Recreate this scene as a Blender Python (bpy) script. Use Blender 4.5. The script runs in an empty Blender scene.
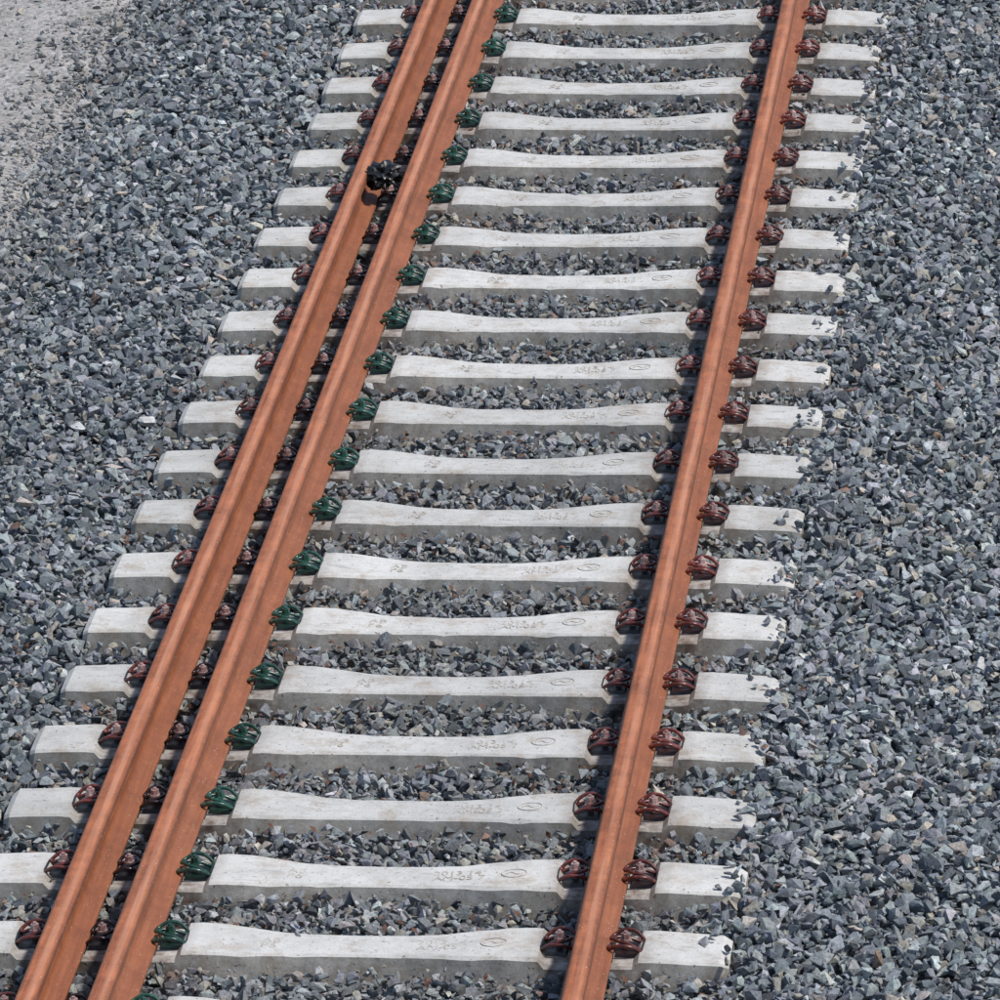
import bpy, bmesh, math, random
import numpy as np
from mathutils import Matrix, Vector
rng=np.random.default_rng(7); random.seed(7)
sc=bpy.context.scene
RT=0.169
R1,R2,R3=0.0,0.233,1.74
XL,XR=-0.40,2.20
# ---------------- camera fit
rx=[(722,947),(733,878),(748,812),(768,746),(783,685),(778,627),(793,570),(803,515),(817,464),(825,416),(832,370),(840,323),(850,281),(858,239),(870,198),(873,159),(877,121),(887,86),(884,51),(892,17)]
lx=[(5,796),(32,733),(57,673),(84,616),(111,560),(134,507),(157,458),(180,411),(199,366),(220,319),(238,276),(257,235),(276,194),(293,156),(310,120),(326,85),(341,50),(357,18)]
def rot(yaw,pitch,roll):
    cy,sy=math.cos(yaw),math.sin(yaw); cp,sp=math.cos(pitch),math.sin(pitch)
    f=np.array([-sy*cp,cy*cp,-sp]); r=np.array([cy,sy,0]); u=np.cross(r,f)
    c,s=math.cos(roll),math.sin(roll)
    return r*c+u*s, -r*s+u*c, f
def proj(p,P):
    r,u,f=rot(p[3],p[4],p[5]); d=P-p[:3]; z=d@f
    return np.stack([500+p[6]*1000*(d@r)/z,500-p[6]*1000*(d@u)/z],1)
def resid(p):
    A=proj(p,np.array([(XR-0.02,0.6*k,0.02) for k in range(20)]))-np.array(rx)
    B=proj(p,np.array([(XL+0.0,0.6*(k+2),0.02) for k in range(18)]))-np.array(lx)
    A[:,0]*=0.5
    out=[A.ravel(),B.ravel()]
    Y=np.linspace(0,11.5,20)
    for X,a,b in ((R1,431,24),(R2,476,98),(R3,787,571)):
        q=proj(p,np.stack([Y*0+X,Y,Y*0+RT],1))
        out.append(1.5*(q[:,0]-(a+(b-a)*q[:,1]/1000)))
    return np.concatenate(out)
p=np.array([3.5,-21.2,9.6,math.radians(5.4),math.radians(20),0.0,6.8]); lam=1e-3
for it in range(200):
    r0=resid(p); J=np.zeros((len(r0),7))
    for i in range(7):
        q=p.copy(); h=1e-5; q[i]+=h; J[:,i]=(resid(q)-r0)/h
    H=J.T@J; st=np.linalg.solve(H+lam*np.diag(np.diag(H)),-J.T@r0)
    if (resid(p+st)**2).sum()<(r0**2).sum(): p=p+st; lam*=0.3
    else: lam*=4
    if lam>1e8: break
cam=bpy.data.cameras.new("camera"); co=bpy.data.objects.new("camera",cam); sc.collection.objects.link(co)
r,u,f=rot(p[3],p[4],p[5])
M=Matrix(((r[0],u[0],-f[0],p[0]),(r[1],u[1],-f[1],p[1]),(r[2],u[2],-f[2],p[2]),(0,0,0,1)))
co.matrix_world=M
cam.sensor_width=36; cam.lens=36*p[6]; cam.clip_end=2000; sc.camera=co

# ---------------- helpers
def mat(name):
    m=bpy.data.materials.new(name); m.use_nodes=True; nt=m.node_tree; nt.nodes.clear()
    o=nt.nodes.new("ShaderNodeOutputMaterial"); b=nt.nodes.new("ShaderNodeBsdfPrincipled")
    nt.links.new(b.outputs[0],o.inputs[0]); return m,nt,b
def N(nt,t,**k):
    n=nt.nodes.new(t)
    for a,v in k.items(): setattr(n,a,v)
    return n
def noise(nt,vec,scale,detail=4,rough=0.6):
    n=N(nt,"ShaderNodeTexNoise"); n.inputs["Scale"].default_value=scale; n.inputs["Detail"].default_value=detail
    n.inputs["Roughness"].default_value=rough
    if vec is not None: nt.links.new(vec,n.inputs["Vector"])
    return n.outputs["Fac"]
def ramp(nt,fac,stops):
    n=N(nt,"ShaderNodeValToRGB"); e=n.color_ramp.elements
    while len(e)<len(stops): e.new(0.5)
    for el,(pos,c) in zip(e,stops):
        el.position=pos; el.color=(*c,1) if len(c)==3 else c
    nt.links.new(fac,n.inputs[0]); return n.outputs[0]
def mix(nt,a,b,fac,mode='MIX'):
    n=N(nt,"ShaderNodeMix",data_type='RGBA',blend_type=mode)
    for s,v in ((0,fac),(6,a),(7,b)):
        if isinstance(v,(int,float)): n.inputs[s].default_value=v
        elif isinstance(v,tuple): n.inputs[s].default_value=(*v,1)
        else: nt.links.new(v,n.inputs[s])
    return n.outputs[2]
def maprange(nt,v,a,b_,c,d):
    n=N(nt,"ShaderNodeMapRange"); nt.links.new(v,n.inputs[0])
    for i,q in enumerate((a,b_,c,d)): n.inputs[i+1].default_value=q
    return n.outputs[0]
def math_(nt,op,a,b_=None):
    n=N(nt,"ShaderNodeMath",operation=op)
    for i,v in enumerate((a,b_)):
        if v is None: continue
        if isinstance(v,(int,float)): n.inputs[i].default_value=v
        else: nt.links.new(v,n.inputs[i])
    return n.outputs[0]
def bump(nt,b,h,strength,dist):
    n=N(nt,"ShaderNodeBump"); n.inputs["Strength"].default_value=strength; n.inputs["Distance"].default_value=dist
    nt.links.new(h,n.inputs["Height"]); nt.links.new(n.outputs[0],b.inputs["Normal"])
def g(v): return (v,v,v)
def newobj(name,me,m=None,parent=None,smooth=False):
    o=bpy.data.objects.new(name,me); sc.collection.objects.link(o)
    if m and not me.materials: me.materials.append(m)
    if parent: o.parent=parent
    if smooth: me.polygons.foreach_set("use_smooth",[True]*len(me.polygons))
    return o

# ---------------- materials
mc,nt,b=mat("concrete"); tc=N(nt,"ShaderNodeTexCoord"); geo=N(nt,"ShaderNodeNewGeometry"); oi=N(nt,"ShaderNodeObjectInfo")
wp=geo.outputs["Position"]
base=ramp(nt,noise(nt,wp,4,6,0.75),[(0.3,(0.41,0.40,0.372)),(0.5,(0.53,0.52,0.49)),(0.72,(0.62,0.61,0.585))])
fine=ramp(nt,noise(nt,wp,150,3,0.75),[(0.32,g(0.80)),(0.55,g(1.0))])
c=mix(nt,base,fine,1.0,'MULTIPLY')
pits=ramp(nt,noise(nt,wp,70,1,0.5),[(0.25,g(0.4)),(0.31,g(1.0))])
c=mix(nt,c,pits,1.0,'MULTIPLY')
st=ramp(nt,noise(nt,wp,6,5,0.78),[(0.52,g(0)),(0.68,g(0.75))])
c=mix(nt,c,(0.35,0.29,0.225),st)
mp=N(nt,"ShaderNodeMapping"); nt.links.new(wp,mp.inputs[0]); mp.inputs["Scale"].default_value=(1,3.5,1)
st2=ramp(nt,noise(nt,mp.outputs[0],9,4,0.7),[(0.56,g(0)),(0.66,g(0.42))])
c=mix(nt,c,(0.25,0.225,0.20),st2)
sep=N(nt,"ShaderNodeSeparateXYZ"); nt.links.new(tc.outputs["Object"],sep.inputs[0])
def seat(x0,w): return maprange(nt,math_(nt,'ABSOLUTE',math_(nt,'SUBTRACT',sep.outputs[0],x0)),w,w+0.10,1,0)
mx=math_(nt,'MAXIMUM',seat(0.117,0.22),seat(1.74,0.12))
mm=math_(nt,'MULTIPLY',mx,ramp(nt,noise(nt,wp,22,4),[(0.35,g(0.3)),(0.65,g(0.98))]))
c=mix(nt,c,(0.14,0.095,0.07),mm)
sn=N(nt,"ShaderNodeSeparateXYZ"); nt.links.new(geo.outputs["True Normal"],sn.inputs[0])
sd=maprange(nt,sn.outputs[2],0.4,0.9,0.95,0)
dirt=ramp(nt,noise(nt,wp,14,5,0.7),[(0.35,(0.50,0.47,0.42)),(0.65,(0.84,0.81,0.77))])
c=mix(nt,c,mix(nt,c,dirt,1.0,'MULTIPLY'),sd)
rv=maprange(nt,oi.outputs["Random"],0,1,0.88,1.06)
cb=N(nt,"ShaderNodeCombineColor"); [nt.links.new(rv,cb.inputs[i]) for i in range(3)]
c=mix(nt,c,cb.outputs[0],1.0,'MULTIPLY')
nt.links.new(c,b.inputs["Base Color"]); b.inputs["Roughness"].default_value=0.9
bump(nt,b,noise(nt,wp,60,3,0.7),0.35,0.004)
mk,nt,b=mat("concrete_marking"); b.inputs["Roughness"].default_value=0.9; geo=N(nt,"ShaderNodeNewGeometry")
c=ramp(nt,noise(nt,geo.outputs["Position"],40,3,0.7),[(0.4,(0.34,0.30,0.25)),(0.62,(0.50,0.48,0.45))]); nt.links.new(c,b.inputs["Base Color"])
# rail
mr_,nt,b=mat("rusty_steel"); tc=N(nt,"ShaderNodeTexCoord"); geo=N(nt,"ShaderNodeNewGeometry")
mp=N(nt,"ShaderNodeMapping"); nt.links.new(geo.outputs["Position"],mp.inputs[0]); mp.inputs["Scale"].default_value=(16,0.7,16)
c=ramp(nt,noise(nt,mp.outputs[0],3,5,0.7),[(0.3,(0.24,0.070,0.027)),(0.5,(0.38,0.122,0.050)),(0.7,(0.49,0.18,0.080))])
bl=ramp(nt,noise(nt,geo.outputs["Position"],6,6,0.8),[(0.35,g(0.58)),(0.6,g(1.0))])
c=mix(nt,c,bl,1.0,'MULTIPLY')
sep=N(nt,"ShaderNodeSeparateXYZ"); nt.links.new(tc.outputs["Object"],sep.inputs[0])
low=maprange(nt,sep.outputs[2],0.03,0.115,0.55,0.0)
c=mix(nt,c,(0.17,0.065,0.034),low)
up=maprange(nt,sep.outputs[2],0.1565,0.158,0,1)
bandx=maprange(nt,math_(nt,'ABSOLUTE',math_(nt,'ADD',sep.outputs[0],-0.012)),0.006,0.016,0.6,0)
c=mix(nt,c,(0.52,0.26,0.16),math_(nt,'MULTIPLY',math_(nt,'MULTIPLY',up,bandx),ramp(nt,noise(nt,mp.outputs[0],2,3),[(0.35,g(0.3)),(0.6,g(1))])))
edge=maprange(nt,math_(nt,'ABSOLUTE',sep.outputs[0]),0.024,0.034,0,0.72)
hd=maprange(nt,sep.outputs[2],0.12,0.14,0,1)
c=mix(nt,c,(0.11,0.042,0.025),math_(nt,'MULTIPLY',edge,hd))  # shade along the head edges, painted into the rust colour as dark lines
spk=ramp(nt,noise(nt,geo.outputs["Position"],130,1,0.5),[(0.73,g(0)),(0.77,g(0.85))])
c=mix(nt,c,(0.6,0.5,0.42),spk)
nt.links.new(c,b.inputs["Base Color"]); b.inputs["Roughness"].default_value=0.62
b.inputs["Specular IOR Level"].default_value=0.35
bump(nt,b,noise(nt,geo.outputs["Position"],90,4,0.7),0.4,0.0025)
def paint(name,c1,c2,rough,c3=None):
    m,nt,b=mat(name); geo=N(nt,"ShaderNodeNewGeometry"); oi=N(nt,"ShaderNodeObjectInfo")
    c=ramp(nt,noise(nt,geo.outputs["Position"],60,4,0.75),[(0.35,c1),(0.6,c2)]+([(0.72,c3)] if c3 else []))
    rv=maprange(nt,oi.outputs["Random"],0,1,0.6,1.15)
    cb=N(nt,"ShaderNodeCombineColor"); [nt.links.new(rv,cb.inputs[i]) for i in range(3)]
    c=mix(nt,c,cb.outputs[0],1.0,'MULTIPLY')
    nt.links.new(c,b.inputs["Base Color"]); b.inputs["Roughness"].default_value=rough
    bump(nt,b,noise(nt,geo.outputs["Position"],200,3),0.3,0.001); return m
m_red=paint("red_oxide_steel",(0.05,0.013,0.010),(0.17,0.036,0.026),0.27,(0.34,0.16,0.13))
m_rpl=paint("red_brown_plastic",(0.014,0.007,0.007),(0.04,0.014,0.012),0.45)
m_grn=paint("green_steel",(0.007,0.034,0.024),(0.025,0.085,0.06),0.25,(0.14,0.25,0.20))
m_gpl=paint("green_plastic",(0.004,0.015,0.010),(0.009,0.034,0.022),0.4)
m_blk=paint("black_plastic",(0.010,0.010,0.011),(0.026,0.024,0.024),0.4)
m_dk=paint("dark_steel",(0.010,0.008,0.009),(0.04,0.018,0.018),0.25,(0.10,0.06,0.055))
m_bolt=paint("bolt_steel",(0.20,0.08,0.07),(0.50,0.36,0.34),0.25)
m_pad=paint("rubber_pad",(0.02,0.02,0.02),(0.05,0.04,0.035),0.8)
m_bag=paint("black_plastic_film",(0.004,0.004,0.005),(0.009,0.009,0.010),0.42)
m_leaf=paint("dry_leaf",(0.07,0.03,0.018),(0.20,0.09,0.05),0.8)
# stone
ms,nt,b=mat("ballast_stone"); at=N(nt,"ShaderNodeAttribute",attribute_name="col"); geo=N(nt,"ShaderNodeNewGeometry")
nz=noise(nt,geo.outputs["Position"],85,2,0.7)
v=ramp(nt,nz,[(0.3,g(0.62)),(0.5,g(1.0)),(0.75,g(1.4))])
c=mix(nt,at.outputs["Color"],v,1.0,'MULTIPLY')
nt.links.new(c,b.inputs["Base Color"]); b.inputs["Roughness"].default_value=0.75; b.inputs["Specular IOR Level"].default_value=0.35
bump(nt,b,nz,0.5,0.005)
mb,nt,b=mat("gravel_bed"); geo=N(nt,"ShaderNodeNewGeometry")
vo=N(nt,"ShaderNodeTexVoronoi"); vo.inputs["Scale"].default_value=24; nt.links.new(geo.outputs["Position"],vo.inputs["Vector"])
hs=N(nt,"ShaderNodeSeparateColor"); nt.links.new(vo.outputs["Color"],hs.inputs[0])
c=ramp(nt,hs.outputs[0],[(0.0,(0.05,0.055,0.06)),(0.6,(0.13,0.14,0.145)),(1.0,(0.25,0.25,0.24))])
nt.links.new(c,b.inputs["Base Color"]); b.inputs["Roughness"].default_value=0.9
bump(nt,b,vo.outputs["Distance"],1.0,-0.03)
mpth,nt,b=mat("dusty_path"); geo=N(nt,"ShaderNodeNewGeometry")
c=ramp(nt,noise(nt,geo.outputs["Position"],2.2,6,0.7),[(0.3,(0.27,0.25,0.225)),(0.6,(0.42,0.40,0.38))])
sp=ramp(nt,noise(nt,geo.outputs["Position"],38,4,0.85),[(0.36,g(0.35)),(0.5,g(0.9)),(0.65,g(1.3))])
c=mix(nt,c,sp,1.0,'MULTIPLY'); nt.links.new(c,b.inputs["Base Color"]); b.inputs["Roughness"].default_value=0.95
bump(nt,b,noise(nt,geo.outputs["Position"],40,5,0.8),0.7,0.015)
mg,nt,b=mat("dry_ground"); geo=N(nt,"ShaderNodeNewGeometry")
c=ramp(nt,noise(nt,geo.outputs["Position"],0.6,8,0.7),[(0.3,(0.10,0.10,0.07)),(0.55,(0.17,0.15,0.11)),(0.75,(0.24,0.22,0.18))])
nt.links.new(c,b.inputs["Base Color"]); b.inputs["Roughness"].default_value=0.95
bump(nt,b,noise(nt,geo.outputs["Position"],8,6,0.7),0.6,0.05)

# ---------------- terrain height
def sm(x,a,b_):
    t=np.clip((x-a)/(b_-a),0,1); return t*t*(3-2*t)
def wob(X,Y,s=1.0):
    return (np.sin(X*3.1*s+Y*1.7*s)+np.sin(X*-2.3*s+Y*2.9*s+1)+np.sin(X*5.3*s+Y*4.1*s+2)*.6+np.sin(X*7.9*s-Y*6.3*s+4)*.5)/3.1
def H(X,Y):
    X=np.asarray(X,float);Y=np.asarray(Y,float)
    h=-0.047+0*X
    h=h+0.042*sm(X,2.05,2.3)+0.010*sm(X,-0.35,-0.6)
    h=h+0.013*wob(X,Y)+0.014*wob(X+5,Y-3,2.3)
    h=h+0.025*sm(X,2.2,2.7)*wob(X,Y,1.3)
    h=h-0.27*sm(X,-0.85,-1.85)-0.55*sm(X,4.0,5.2)
    return h
bm=bmesh.new(); bmesh.ops.create_grid(bm,x_segments=40,y_segments=40,size=600)
me=bpy.data.meshes.new("ground"); bm.to_mesh(me); bm.free(); go=newobj("ground",me,mg); go.location=(0,0,-0.60)
def sheet(name,x0,x1,y0,y1,dx,fn,m):
    xs=np.arange(x0,x1+1e-6,dx); ys=np.arange(y0,y1+1e-6,dx*1.0)
    XX,YY=np.meshgrid(xs,ys); Z=fn(XX,YY); V=np.stack([XX.ravel(),YY.ravel(),Z.ravel()],1)
    nx,ny=len(xs),len(ys); i=np.arange(nx*ny).reshape(ny,nx)
    F=np.stack([i[:-1,:-1].ravel(),i[:-1,1:].ravel(),i[1:,1:].ravel(),i[1:,:-1].ravel()],1)
    me=bpy.data.meshes.new(name); me.from_pydata(V.tolist(),[],F.tolist()); me.update(); return newobj(name,me,m,smooth=True)
sheet("ballast_bed",-2.3,5.6,-8,30,0.1,lambda X,Y:H(X,Y)-0.035,mb)
PZ=-0.302
sheet("dirt_path",-7.5,-1.6,-8,30,0.1,lambda X,Y:PZ+0.012*wob(X,Y,0.9)-0.22*sm(X,-6,-7.4)-0.03*sm(X,-1.9,-1.6),mpth)

# ---------------- stones
templates=[]
for t in range(32):
    bm=bmesh.new(); n=random.choice([8,9,10,11,12])
    for i in range(n):
        d=Vector([random.gauss(0,1) for _ in range(3)]).normalized()
        pn=(abs(d.x)**3+abs(d.y)**3+abs(d.z)**3)**(1/3)
        d=d/pn*random.uniform(0.82,1.08)
        bm.verts.new((d.x,d.y*random.uniform(.85,1),d.z))
    bmesh.ops.convex_hull(bm,input=bm.verts[:])
    dead=[v for v in bm.verts if not v.link_faces]; bmesh.ops.delete(bm,geom=dead,context='VERTS')
    bmesh.ops.triangulate(bm,faces=bm.faces[:]); bmesh.ops.recalc_face_normals(bm,faces=bm.faces[:])
    bm.verts.index_update()
    templates.append((np.array([v.co[:] for v in bm.verts]),np.array([[v.index for v in fc.verts] for fc in bm.faces]))); bm.free()
X0,X1,Y0,Y1=-3.1,4.2,-1.3,13.6
def layer(sp,zoff,zr,r0,r1):
    xs=np.arange(X0,X1,sp); ys=np.arange(Y0,Y1,sp*0.9)
    XX,YY=np.meshgrid(xs,ys); XX=XX+(np.arange(len(ys))%2)[:,None]*sp/2
    x=XX.ravel()+rng.uniform(-.5,.5,XX.size)*sp; y=YY.ravel()+rng.uniform(-.5,.5,XX.size)*sp
    rad=r0+(r1-r0)*rng.beta(1.5,2.0,x.size)
    z=H(x,y)+zoff+rng.uniform(-zr,zr,x.size)
    return np.stack([x,y,z,rad],1)
L=np.concatenate([layer(0.044,-0.013,0.009,0.021,0.037),layer(0.058,0.010,0.011,0.019,0.039),layer(0.15,0.024,0.008,0.026,0.044),layer(0.062,0.024,0.014,0.008,0.017)])
x,y,z,rad=L.T
dy=np.abs((y+0.3)%0.6-0.3)
crib=(x>XL)&(x<XR); rad=np.where(crib,rad*0.85,rad)
ins=(x>XL-0.03)&(x<XR)&(dy<0.136)
waist=(x>0.66)&(x<1.36)&(dy>0.106); ins&=~waist
keep=~ins
rnd=rng.random(len(x))
cl=0.5+0.5*wob(x*3,y,2.7)
creep=(x>2.08)&(x<XR)&ins&(rnd<(x-2.08)*6*cl)
z=np.where(creep,0.02+rad*0.3,z); rad=np.where(creep,rad*0.85,rad); keep|=creep
stray=ins&(rnd<0.0015)&(rad<0.024)&(x>0.45)&(x<1.5)
z=np.where(stray,0.0+rad*0.4,z); keep|=stray
edge=-1.62+0.14*wob(x,y,2)
pf=np.clip((edge-x)/0.55,0,1); keep&=~((pf>0)&(rng.random(len(x))<0.10+pf*0.78))
x,y,z,rad=x[keep],y[keep],z[keep],rad[keep]
n=len(x)
z=np.where(x<-1.75,np.maximum(z,PZ+0.2*rad),z); rad=np.where(x<-1.7,rad*rng.uniform(0.3,0.85,n),rad)
pal=np.array([(0.135,0.150,0.162),(0.205,0.222,0.232),(0.275,0.292,0.298),(0.082,0.093,0.102),(0.39,0.40,0.395),(0.27,0.25,0.22),(0.38,0.345,0.29),(0.19,0.125,0.095)])
near=np.minimum(np.minimum(np.abs(x-R1),np.abs(x-R2)),np.abs(x-R3)); nearf=np.clip(1-near/0.5,0,1)
w=np.tile(np.array([.26,.30,.20,.12,.045,.07,.022,.004]),(n,1)); w[:,7]+=0.08*nearf; w[:,5]+=0.14*nearf; w[:,3]+=0.14*nearf
w[:,3]+=0.08*(x<-0.4)
w/=w.sum(1,keepdims=True); cum=w.cumsum(1); ci=(rng.random(n)[:,None]>cum).sum(1).clip(0,7)
patch=1+0.12*wob(x*.6,y*.6,1.0)+0.06*wob(x,y,2.5)
col=pal[ci]*rng.uniform(0.75,1.25,(n,1))*rng.uniform(0.95,1.05,(n,3))*patch[:,None]
cd=(((x>-0.2)&(x<2.0))*rng.uniform(0,0.35,n))[:,None]; col=col*(1-cd)+np.array([0.15,0.125,0.10])*cd
pd=np.clip((-1.2-x)/0.7,0,1)[:,None]*rng.uniform(0.1,0.9,(n,1)); col=col*(1-pd)+np.array([0.33,0.315,0.295])*pd
def R_axis(ax,a):
    c,s=np.cos(a),np.sin(a); o=np.zeros_like(a); i=np.ones_like(a)
    if ax==0: m=[i,o,o,o,c,-s,o,s,c]
    elif ax==1: m=[c,o,s,o,i,o,-s,o,c]
    else: m=[c,-s,o,s,c,o,o,o,i]
    return np.stack(m,1).reshape(-1,3,3)
Rm=R_axis(2,rng.uniform(0,6.283,n))@R_axis(0,rng.normal(0,0.5,n))@R_axis(1,rng.normal(0,0.5,n))@R_axis(2,rng.uniform(0,6.283,n))
S=np.stack([rad*rng.uniform(.95,1.35,n),rad*rng.uniform(.65,1.0,n),rad*rng.uniform(.45,.85,n)],1)
ti=rng.integers(0,len(templates),n)
VV=[];FF=[];CC=[];off=0
for t,(tv,tf) in enumerate(templates):
    ix=np.where(ti==t)[0]
    P=np.einsum('nij,nkj->nki',Rm[ix],tv[None]*S[ix][:,None,:])+np.stack([x,y,z],1)[ix][:,None,:]
    k=len(tv); VV.append(P.reshape(-1,3)); FF.append((tf[None]+ (off+np.arange(len(ix))*k)[:,None,None]).reshape(-1,3))
    CC.append(np.repeat(col[ix],k,axis=0)); off+=len(ix)*k
VV=np.concatenate(VV);FF=np.concatenate(FF);CC=np.concatenate(CC)
def trimesh(name,VV,FF,CC,m):
    me=bpy.data.meshes.new(name); me.vertices.add(len(VV)); me.vertices.foreach_set("co",VV.astype(np.float32).ravel())
    me.loops.add(FF.size); me.loops.foreach_set("vertex_index",FF.astype(np.int32).ravel())
    me.polygons.add(len(FF)); me.polygons.foreach_set("loop_start",np.arange(0,FF.size,3,dtype=np.int32))
    me.polygons.foreach_set("use_smooth",np.zeros(len(FF),dtype=bool))
    me.update(calc_edges=True)
    if CC is not None:
        a=me.color_attributes.new("col",'FLOAT_COLOR','POINT'); a.data.foreach_set("color",np.concatenate([CC,np.ones((len(CC),1))],1).astype(np.float32).ravel())
    return newobj(name,me,m)
trimesh("ballast_gravel",VV,FF,CC,ms)
nl=2800
lxx=np.concatenate([rng.normal(R3-0.15,0.3,nl//3),rng.normal(0.3,0.35,nl//3),rng.uniform(-0.6,2.4,nl-2*(nl//3))]); lyy=rng.uniform(-1.2,13.4,nl)
dyl=np.abs((lyy+0.3)%0.6-0.3); on=(dyl<0.14)&(lxx>XL)&(lxx<XR)
seatz=((np.abs(lxx-R3)<0.16)|((lxx>-0.14)&(lxx<0.38)))&(dyl<0.125)
kp=(~on)|(seatz&(rng.random(nl)<0.6)); 
lz=np.where(seatz,0.006,H(lxx,lyy)+0.026+rng.uniform(0,0.014,nl))
lxx=lxx[kp]; lyy=lyy[kp]; lz=lz[kp]; nl=len(lxx)
sz=rng.uniform(0.007,0.017,nl); Rl=R_axis(2,rng.uniform(0,6.28,nl))@R_axis(0,rng.normal(0,0.5,nl))@R_axis(1,rng.normal(0,0.5,nl))
tv=np.array([(-1.3,0,0),(0,-0.6,0.25),(1.3,0,-0.1),(0,0.6,0.2)]); tf=np.array([(0,1,3),(1,2,3)])
P=np.einsum('nij,nkj->nki',Rl,tv[None]*sz[:,None,None])+np.stack([lxx,lyy,lz],1)[:,None,:]
trimesh("dry_leaf_litter",P.reshape(-1,3),(tf[None]+(np.arange(nl)*4)[:,None,None]).reshape(-1,3),None,m_leaf)

# ---------------- sleepers
S_=[(XL,0.002,0.108,0.145),(XL+0.022,0.016,0.122,0.15),(-0.20,0.022,0.128,0.152),(-0.165,0.021,0.128,0.152),(-0.145,0.0,0.132,0.152),
    (0.38,0.0,0.132,0.152),(0.40,0.024,0.128,0.152),(0.44,0.027,0.128,0.152),(0.52,0.024,0.125,0.15),(0.60,0.018,0.112,0.143),(0.70,0.011,0.095,0.128),(0.80,0.008,0.086,0.118),(0.98,0.007,0.083,0.115),
    (1.14,0.008,0.086,0.118),(1.26,0.012,0.096,0.128),(1.36,0.018,0.113,0.142),(1.46,0.024,0.126,0.15),(1.55,0.026,0.129,0.152),(1.575,0.024,0.128,0.152),(1.595,0.0,0.132,0.152),
    (1.885,0.0,0.132,0.152),(1.905,0.022,0.128,0.152),(1.95,0.023,0.128,0.152),(XR-0.03,0.012,0.122,0.15),(XR,-0.002,0.108,0.145)]
def ztop(xq): return float(np.interp(xq,[a[0] for a in S_],[a[1] for a in S_]))
from mathutils import noise as mn
def sleeper_mesh(seed):
    xs=sorted(set([round(a[0],4) for a in S_]+[round(v,4) for v in np.arange(XL+0.05,XR-0.04,0.035)]))
    bm=bmesh.new(); prev=None; ks=[a[0] for a in S_]
    for i,X in enumerate(xs):
        zt,a,bb=[float(np.interp(X,ks,[q[j] for q in S_])) for j in (1,2,3)]
        c1=0.007+0.007*max(0,mn.noise(Vector((X*9,seed,0)))*2-0.3); c2=0.007+0.007*max(0,mn.noise(Vector((X*9,seed,7)))*2-0.3)
        pts=[(X,-bb,-0.22),(X,-a-0.003,zt-c1),(X,-a+c1,zt),(X,0,zt+0.002),(X,a-c2,zt),(X,a+0.003,zt-c2),(X,bb,-0.22)]
        if i==0: pts[0]=(X-0.02,-bb,-0.22); pts[-1]=(X-0.02,bb,-0.22)
        if i==len(xs)-1: pts[0]=(X+0.02,-bb,-0.22); pts[-1]=(X+0.02,bb,-0.22)
        cur=[bm.verts.new(q) for q in pts]
        if prev:
            for j in range(6): bm.faces.new((prev[j],prev[j+1],cur[j+1],cur[j]))
            bm.faces.new((prev[6],prev[0],cur[0],cur[6]))
        else: bm.faces.new(cur)
        prev=cur
    bm.faces.new(prev[::-1]); bmesh.ops.recalc_face_normals(bm,faces=bm.faces[:])
    sl=bpy.data.meshes.new("sleeper"); bm.to_mesh(sl); bm.free(); sl.materials.append(mc); return sl
sls=[sleeper_mesh(s*3.7) for s in range(6)]
def tube(bm,pts,rad,mi,seg=8):
    P=[Vector(q) for q in pts]; path=[]
    for i in range(len(P)-1):
        p0=P[max(i-1,0)];p1=P[i];p2=P[i+1];p3=P[min(i+2,len(P)-1)]
        for s in range(5):
            t=s/5; path.append(0.5*((2*p1)+(p2-p0)*t+(2*p0-5*p1+4*p2-p3)*t*t+(3*p1-p0-3*p2+p3)*t**3))
    path.append(P[-1]); prev=None; nrm=Vector((0,0,1))
    for i,q in enumerate(path):
        tg=(path[min(i+1,len(path)-1)]-path[max(i-1,0)]).normalized()
        nrm=(nrm-tg*nrm.dot(tg)).normalized(); bn=tg.cross(nrm)
        cur=[bm.verts.new(q+(nrm*math.cos(6.2832*k/seg)+bn*math.sin(6.2832*k/seg))*rad) for k in range(seg)]
        if prev:
            for k in range(seg):
                fc=bm.faces.new((prev[k],prev[(k+1)%seg],cur[(k+1)%seg],cur[k])); fc.material_index=mi; fc.smooth=True
        else: bm.faces.new(cur).material_index=mi
        prev=cur
    bm.faces.new(prev[::-1]).material_index=mi
def cyl(bm,r1,r2,z0,z1,n,mi,rotz=0):
    rs=[[bm.verts.new((r*math.cos(6.2832*k/n+rotz),r*math.sin(6.2832*k/n+rotz),zz)) for k in range(n)] for r,zz in ((r1,z0),(r2,z1))]
    for k in range(n): bm.faces.new((rs[0][k],rs[0][(k+1)%n],rs[1][(k+1)%n],rs[1][k])).material_index=mi
    bm.faces.new(rs[1]).material_index=mi; bm.faces.new(rs[0][::-1]).material_index=mi
def box(bm,x0,x1,y0,y1,z0,z1,mi,tx=0.004):
    v=[bm.verts.new(q) for q in ((x0,y0,z0),(x1,y0,z0),(x1,y1,z0),(x0,y1,z0),(x0+tx,y0+tx,z1),(x1-tx,y0+tx,z1),(x1-tx,y1-tx,z1),(x0+tx,y1-tx,z1))]
    for q in ((0,1,5,4),(1,2,6,5),(2,3,7,6),(3,0,4,7),(4,5,6,7),(3,2,1,0)): bm.faces.new([v[i] for i in q]).material_index=mi
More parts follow.
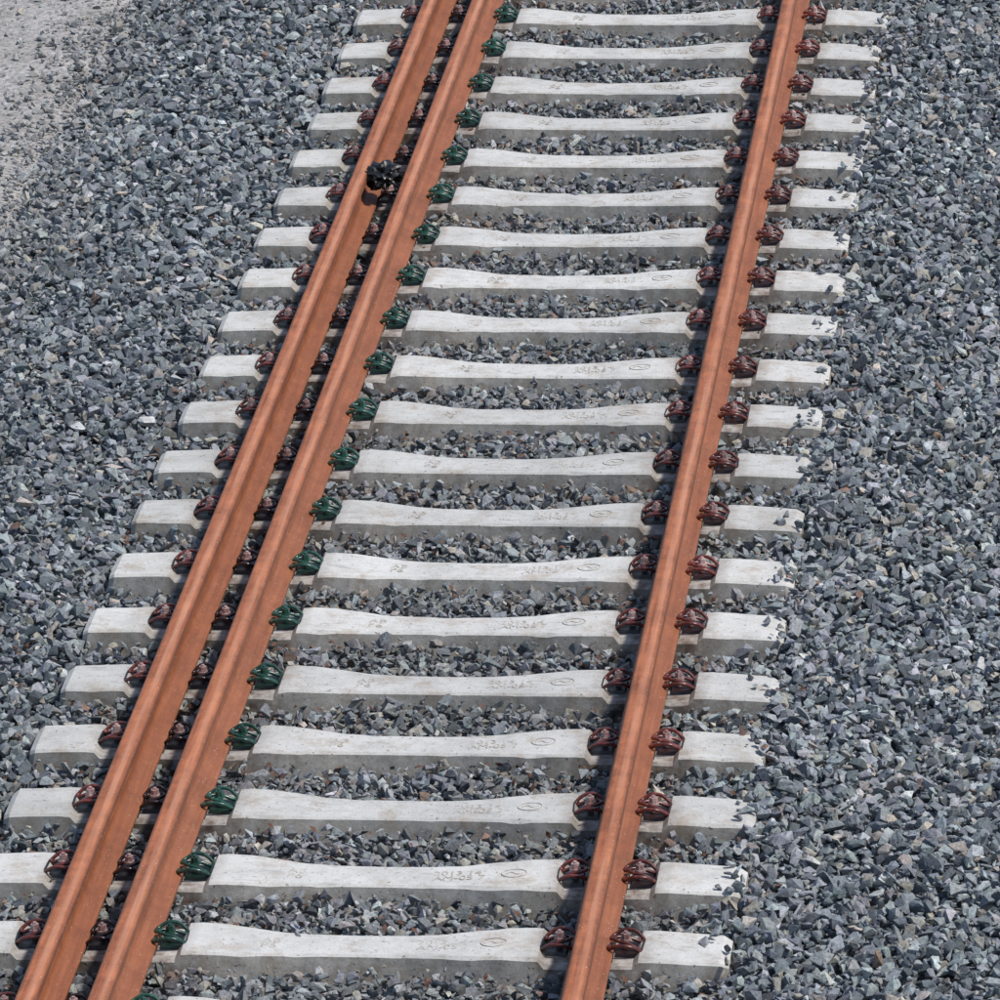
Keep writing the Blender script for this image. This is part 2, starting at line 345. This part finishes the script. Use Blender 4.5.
def clipmesh(name,mclip,mplate,mbolt,mid=False):
    bm=bmesh.new(); us=0.80 if mid else 1.0
    half=[(0.048,0.026,0.027),(0.053,0.042,0.027),(0.042,0.061,0.032),(0.012,0.070,0.046),(-0.024,0.067,0.042),(-0.052,0.051,0.022),(-0.048,0.034,0.019),(-0.014,0.025,0.034),(0.018,0.020,0.040),(0.034,0.010,0.041)]
    pts=[(a*us,b_,c_) for a,b_,c_ in half]+[(0.038*us,0,0.041)]+[(a*us,-b_,c_) for a,b_,c_ in half[::-1]]
    tube(bm,pts,0.0065,0)
    if mid: box(bm,-0.040,0.040,-0.062,0.062,0.001,0.014,1)
    else:
        box(bm,-0.060,0.030,-0.056,0.056,0.001,0.012,1); box(bm,-0.062,-0.052,-0.042,0.042,0.008,0.028,1,0.003)
    cyl(bm,0.011,0.011,0.012,0.04,10,2)
    cyl(bm,0.0195,0.0185,0.040,0.046,20,2); cyl(bm,0.015,0.014,0.046,0.064,6,2,0.3); cyl(bm,0.008,0.006,0.064,0.071,12,2)
    bmesh.ops.recalc_face_normals(bm,faces=bm.faces[:])
    me=bpy.data.meshes.new(name); bm.to_mesh(me); bm.free()
    for m in (mclip,mplate,mbolt): me.materials.append(m)
    return me
c_red=clipmesh("red_clip",m_red,m_rpl,m_bolt); c_grn=clipmesh("green_clip",m_grn,m_gpl,m_grn); c_mid=clipmesh("dark_clip",m_dk,m_blk,m_bolt,True)
c_red2=clipmesh("darkred_clip",m_red,m_blk,m_bolt)
padm=bmesh.new(); box(padm,-0.071,0.071,-0.10,0.10,0.001,0.0085,0,0.001); pm=bpy.data.meshes.new("rail_pad"); padm.to_mesh(pm); padm.free(); pm.materials.append(m_pad)
tA=bpy.data.curves.new("mark_a",'FONT'); tA.body="AB\nP6"; tA.size=0.055; tA.extrude=0.0008; tA.space_line=0.75; tA.materials.append(mk)
tB=bpy.data.curves.new("mark_b",'FONT'); tB.body="2013 14\nAM-05 7"; tB.size=0.05; tB.extrude=0.0008; tB.space_line=0.8; tB.materials.append(mk)
bm=bmesh.new()
tube(bm,[(0.042*math.cos(t),0.034*math.sin(t),0) for t in np.linspace(0,6.2832,17)],0.0018,0,6)
tube(bm,[(-0.028,-0.004,0),(-0.01,0.008,0),(0.01,-0.008,0),(0.028,0.004,0)],0.0018,0,6)
ov=bpy.data.meshes.new("mark_oval"); bm.to_mesh(ov); bm.free(); ov.materials.append(mk)
def slope(X): return -math.atan((ztop(X+.06)-ztop(X-.06))/.12)
for k in range(-6,28):
    o=newobj("concrete_sleeper",sls[(k*5+random.randint(0,2))%6]); yy=0.6*k+random.uniform(-.008,.008)
    o.location=(random.uniform(-.008,.008),yy,0); o.rotation_euler=(0,0,random.uniform(-.005,.005))
    dx=-o.location.x
    for nm,me_,X,rz in (("fastener_outer",c_red2,R1-0.109,0),("fastener_middle",c_mid,(R1+R2)/2,0),("fastener_green",c_grn,R2+0.109,math.pi),("fastener_inner",c_red2,R3-0.109,0),("fastener_field",c_red,R3+0.109,math.pi)):
        q=newobj(nm,me_,parent=o); q.location=(X+dx,random.uniform(-.004,.004),0.002); q.rotation_euler=(0,0,rz+random.uniform(-.06,.06))
    for X in (R1,R2,R3):
        q=newobj("rail_pad",pm,parent=o); q.location=(X+dx,0,0.0)
    for nm,d,X,hw,yo in (("marking_left",tA,0.66,0.035,-0.005),("marking_right",tB,1.16,0.08,0.0)):
        q=bpy.data.objects.new(nm,d); sc.collection.objects.link(q); q.parent=o
        xm=X+hw; q.location=(X+random.uniform(-.015,.015),yo,ztop(xm)+0.0025+math.tan(slope(xm))*hw); q.rotation_euler=(0,slope(xm),0)
    q=newobj("marking_oval",ov,parent=o); q.location=(1.42,0.0,ztop(1.42)+0.003); q.rotation_euler=(0,slope(1.42),0)

# ---------------- rails (54 kg profile)
half=[(0.0,0.159),(0.018,0.1585),(0.026,0.1565),(0.032,0.152),(0.0345,0.146),(0.0350,0.124),(0.032,0.120),(0.015,0.113),(0.0095,0.105),(0.0082,0.08),(0.0085,0.055),(0.011,0.040),(0.020,0.030),(0.036,0.0235),(0.056,0.0155),(0.068,0.0115),(0.070,0.009),(0.070,0.0)]
prof=half+[(-a,b_) for a,b_ in half[::-1][:-1]]
for X in (R1,R2,R3):
    V=[];F=[];ys=np.arange(-8,30.01,0.5); n_=len(prof)
    for yv in ys: V+= [(a,float(yv),b_) for a,b_ in prof]
    for i in range(len(ys)-1):
        for j in range(n_): F.append((i*n_+j,i*n_+(j+1)%n_,(i+1)*n_+(j+1)%n_,(i+1)*n_+j))
    F.append(tuple(range(n_))); F.append(tuple(range((len(ys)-1)*n_,len(ys)*n_))[::-1])
    me=bpy.data.meshes.new("rail"); me.from_pydata(V,[],F)
    bm=bmesh.new(); bm.from_mesh(me); bmesh.ops.recalc_face_normals(bm,faces=bm.faces[:]); bm.to_mesh(me); bm.free()
    o=newobj("steel_rail",me,mr_,smooth=True); me.set_sharp_from_angle(angle=math.radians(38)); o.location=(X,0,0.010)

# ---------------- crumpled bag
bm=bmesh.new(); bmesh.ops.create_icosphere(bm,subdivisions=4,radius=1)
for v in bm.verts:
    d=v.co.normalized(); r_=1+0.7*mn.noise(d*2.0+Vector((3,1,2)))+0.32*abs(mn.noise(d*4))-0.2*abs(mn.noise(d*9))
    v.co=Vector((d.x*0.070*r_,d.y*0.075*r_,d.z*0.052*r_))
me=bpy.data.meshes.new("bag"); bm.to_mesh(me); bm.free()
bo=newobj("crumpled_black_bag",me,m_bag); bo.location=(0.10,8.28,0.15)

# ---------------- light
sv=Vector((0.80,-0.22,0)).normalized(); el=math.radians(58)
d=Vector((sv.x*math.cos(el),sv.y*math.cos(el),math.sin(el)))
su=bpy.data.lights.new("sun",'SUN'); su.energy=3.9; su.angle=math.radians(4.5); su.color=(1,0.96,0.90)
so=bpy.data.objects.new("sun",su); sc.collection.objects.link(so); so.rotation_euler=d.to_track_quat('Z','Y').to_euler(); so.location=(10,-5,20)
w=bpy.data.worlds.new("World"); sc.world=w; w.use_nodes=True; nt=w.node_tree; bg=nt.nodes["Background"]
sk=nt.nodes.new("ShaderNodeTexSky"); sk.sky_type='NISHITA'; sk.sun_disc=False; sk.sun_elevation=el; sk.sun_rotation=math.atan2(d.x,d.y)
nt.links.new(sk.outputs[0],bg.inputs[0]); bg.inputs[1].default_value=0.15
sc.view_settings.view_transform='Standard'; sc.view_settings.look='None'; sc.view_settings.exposure=0
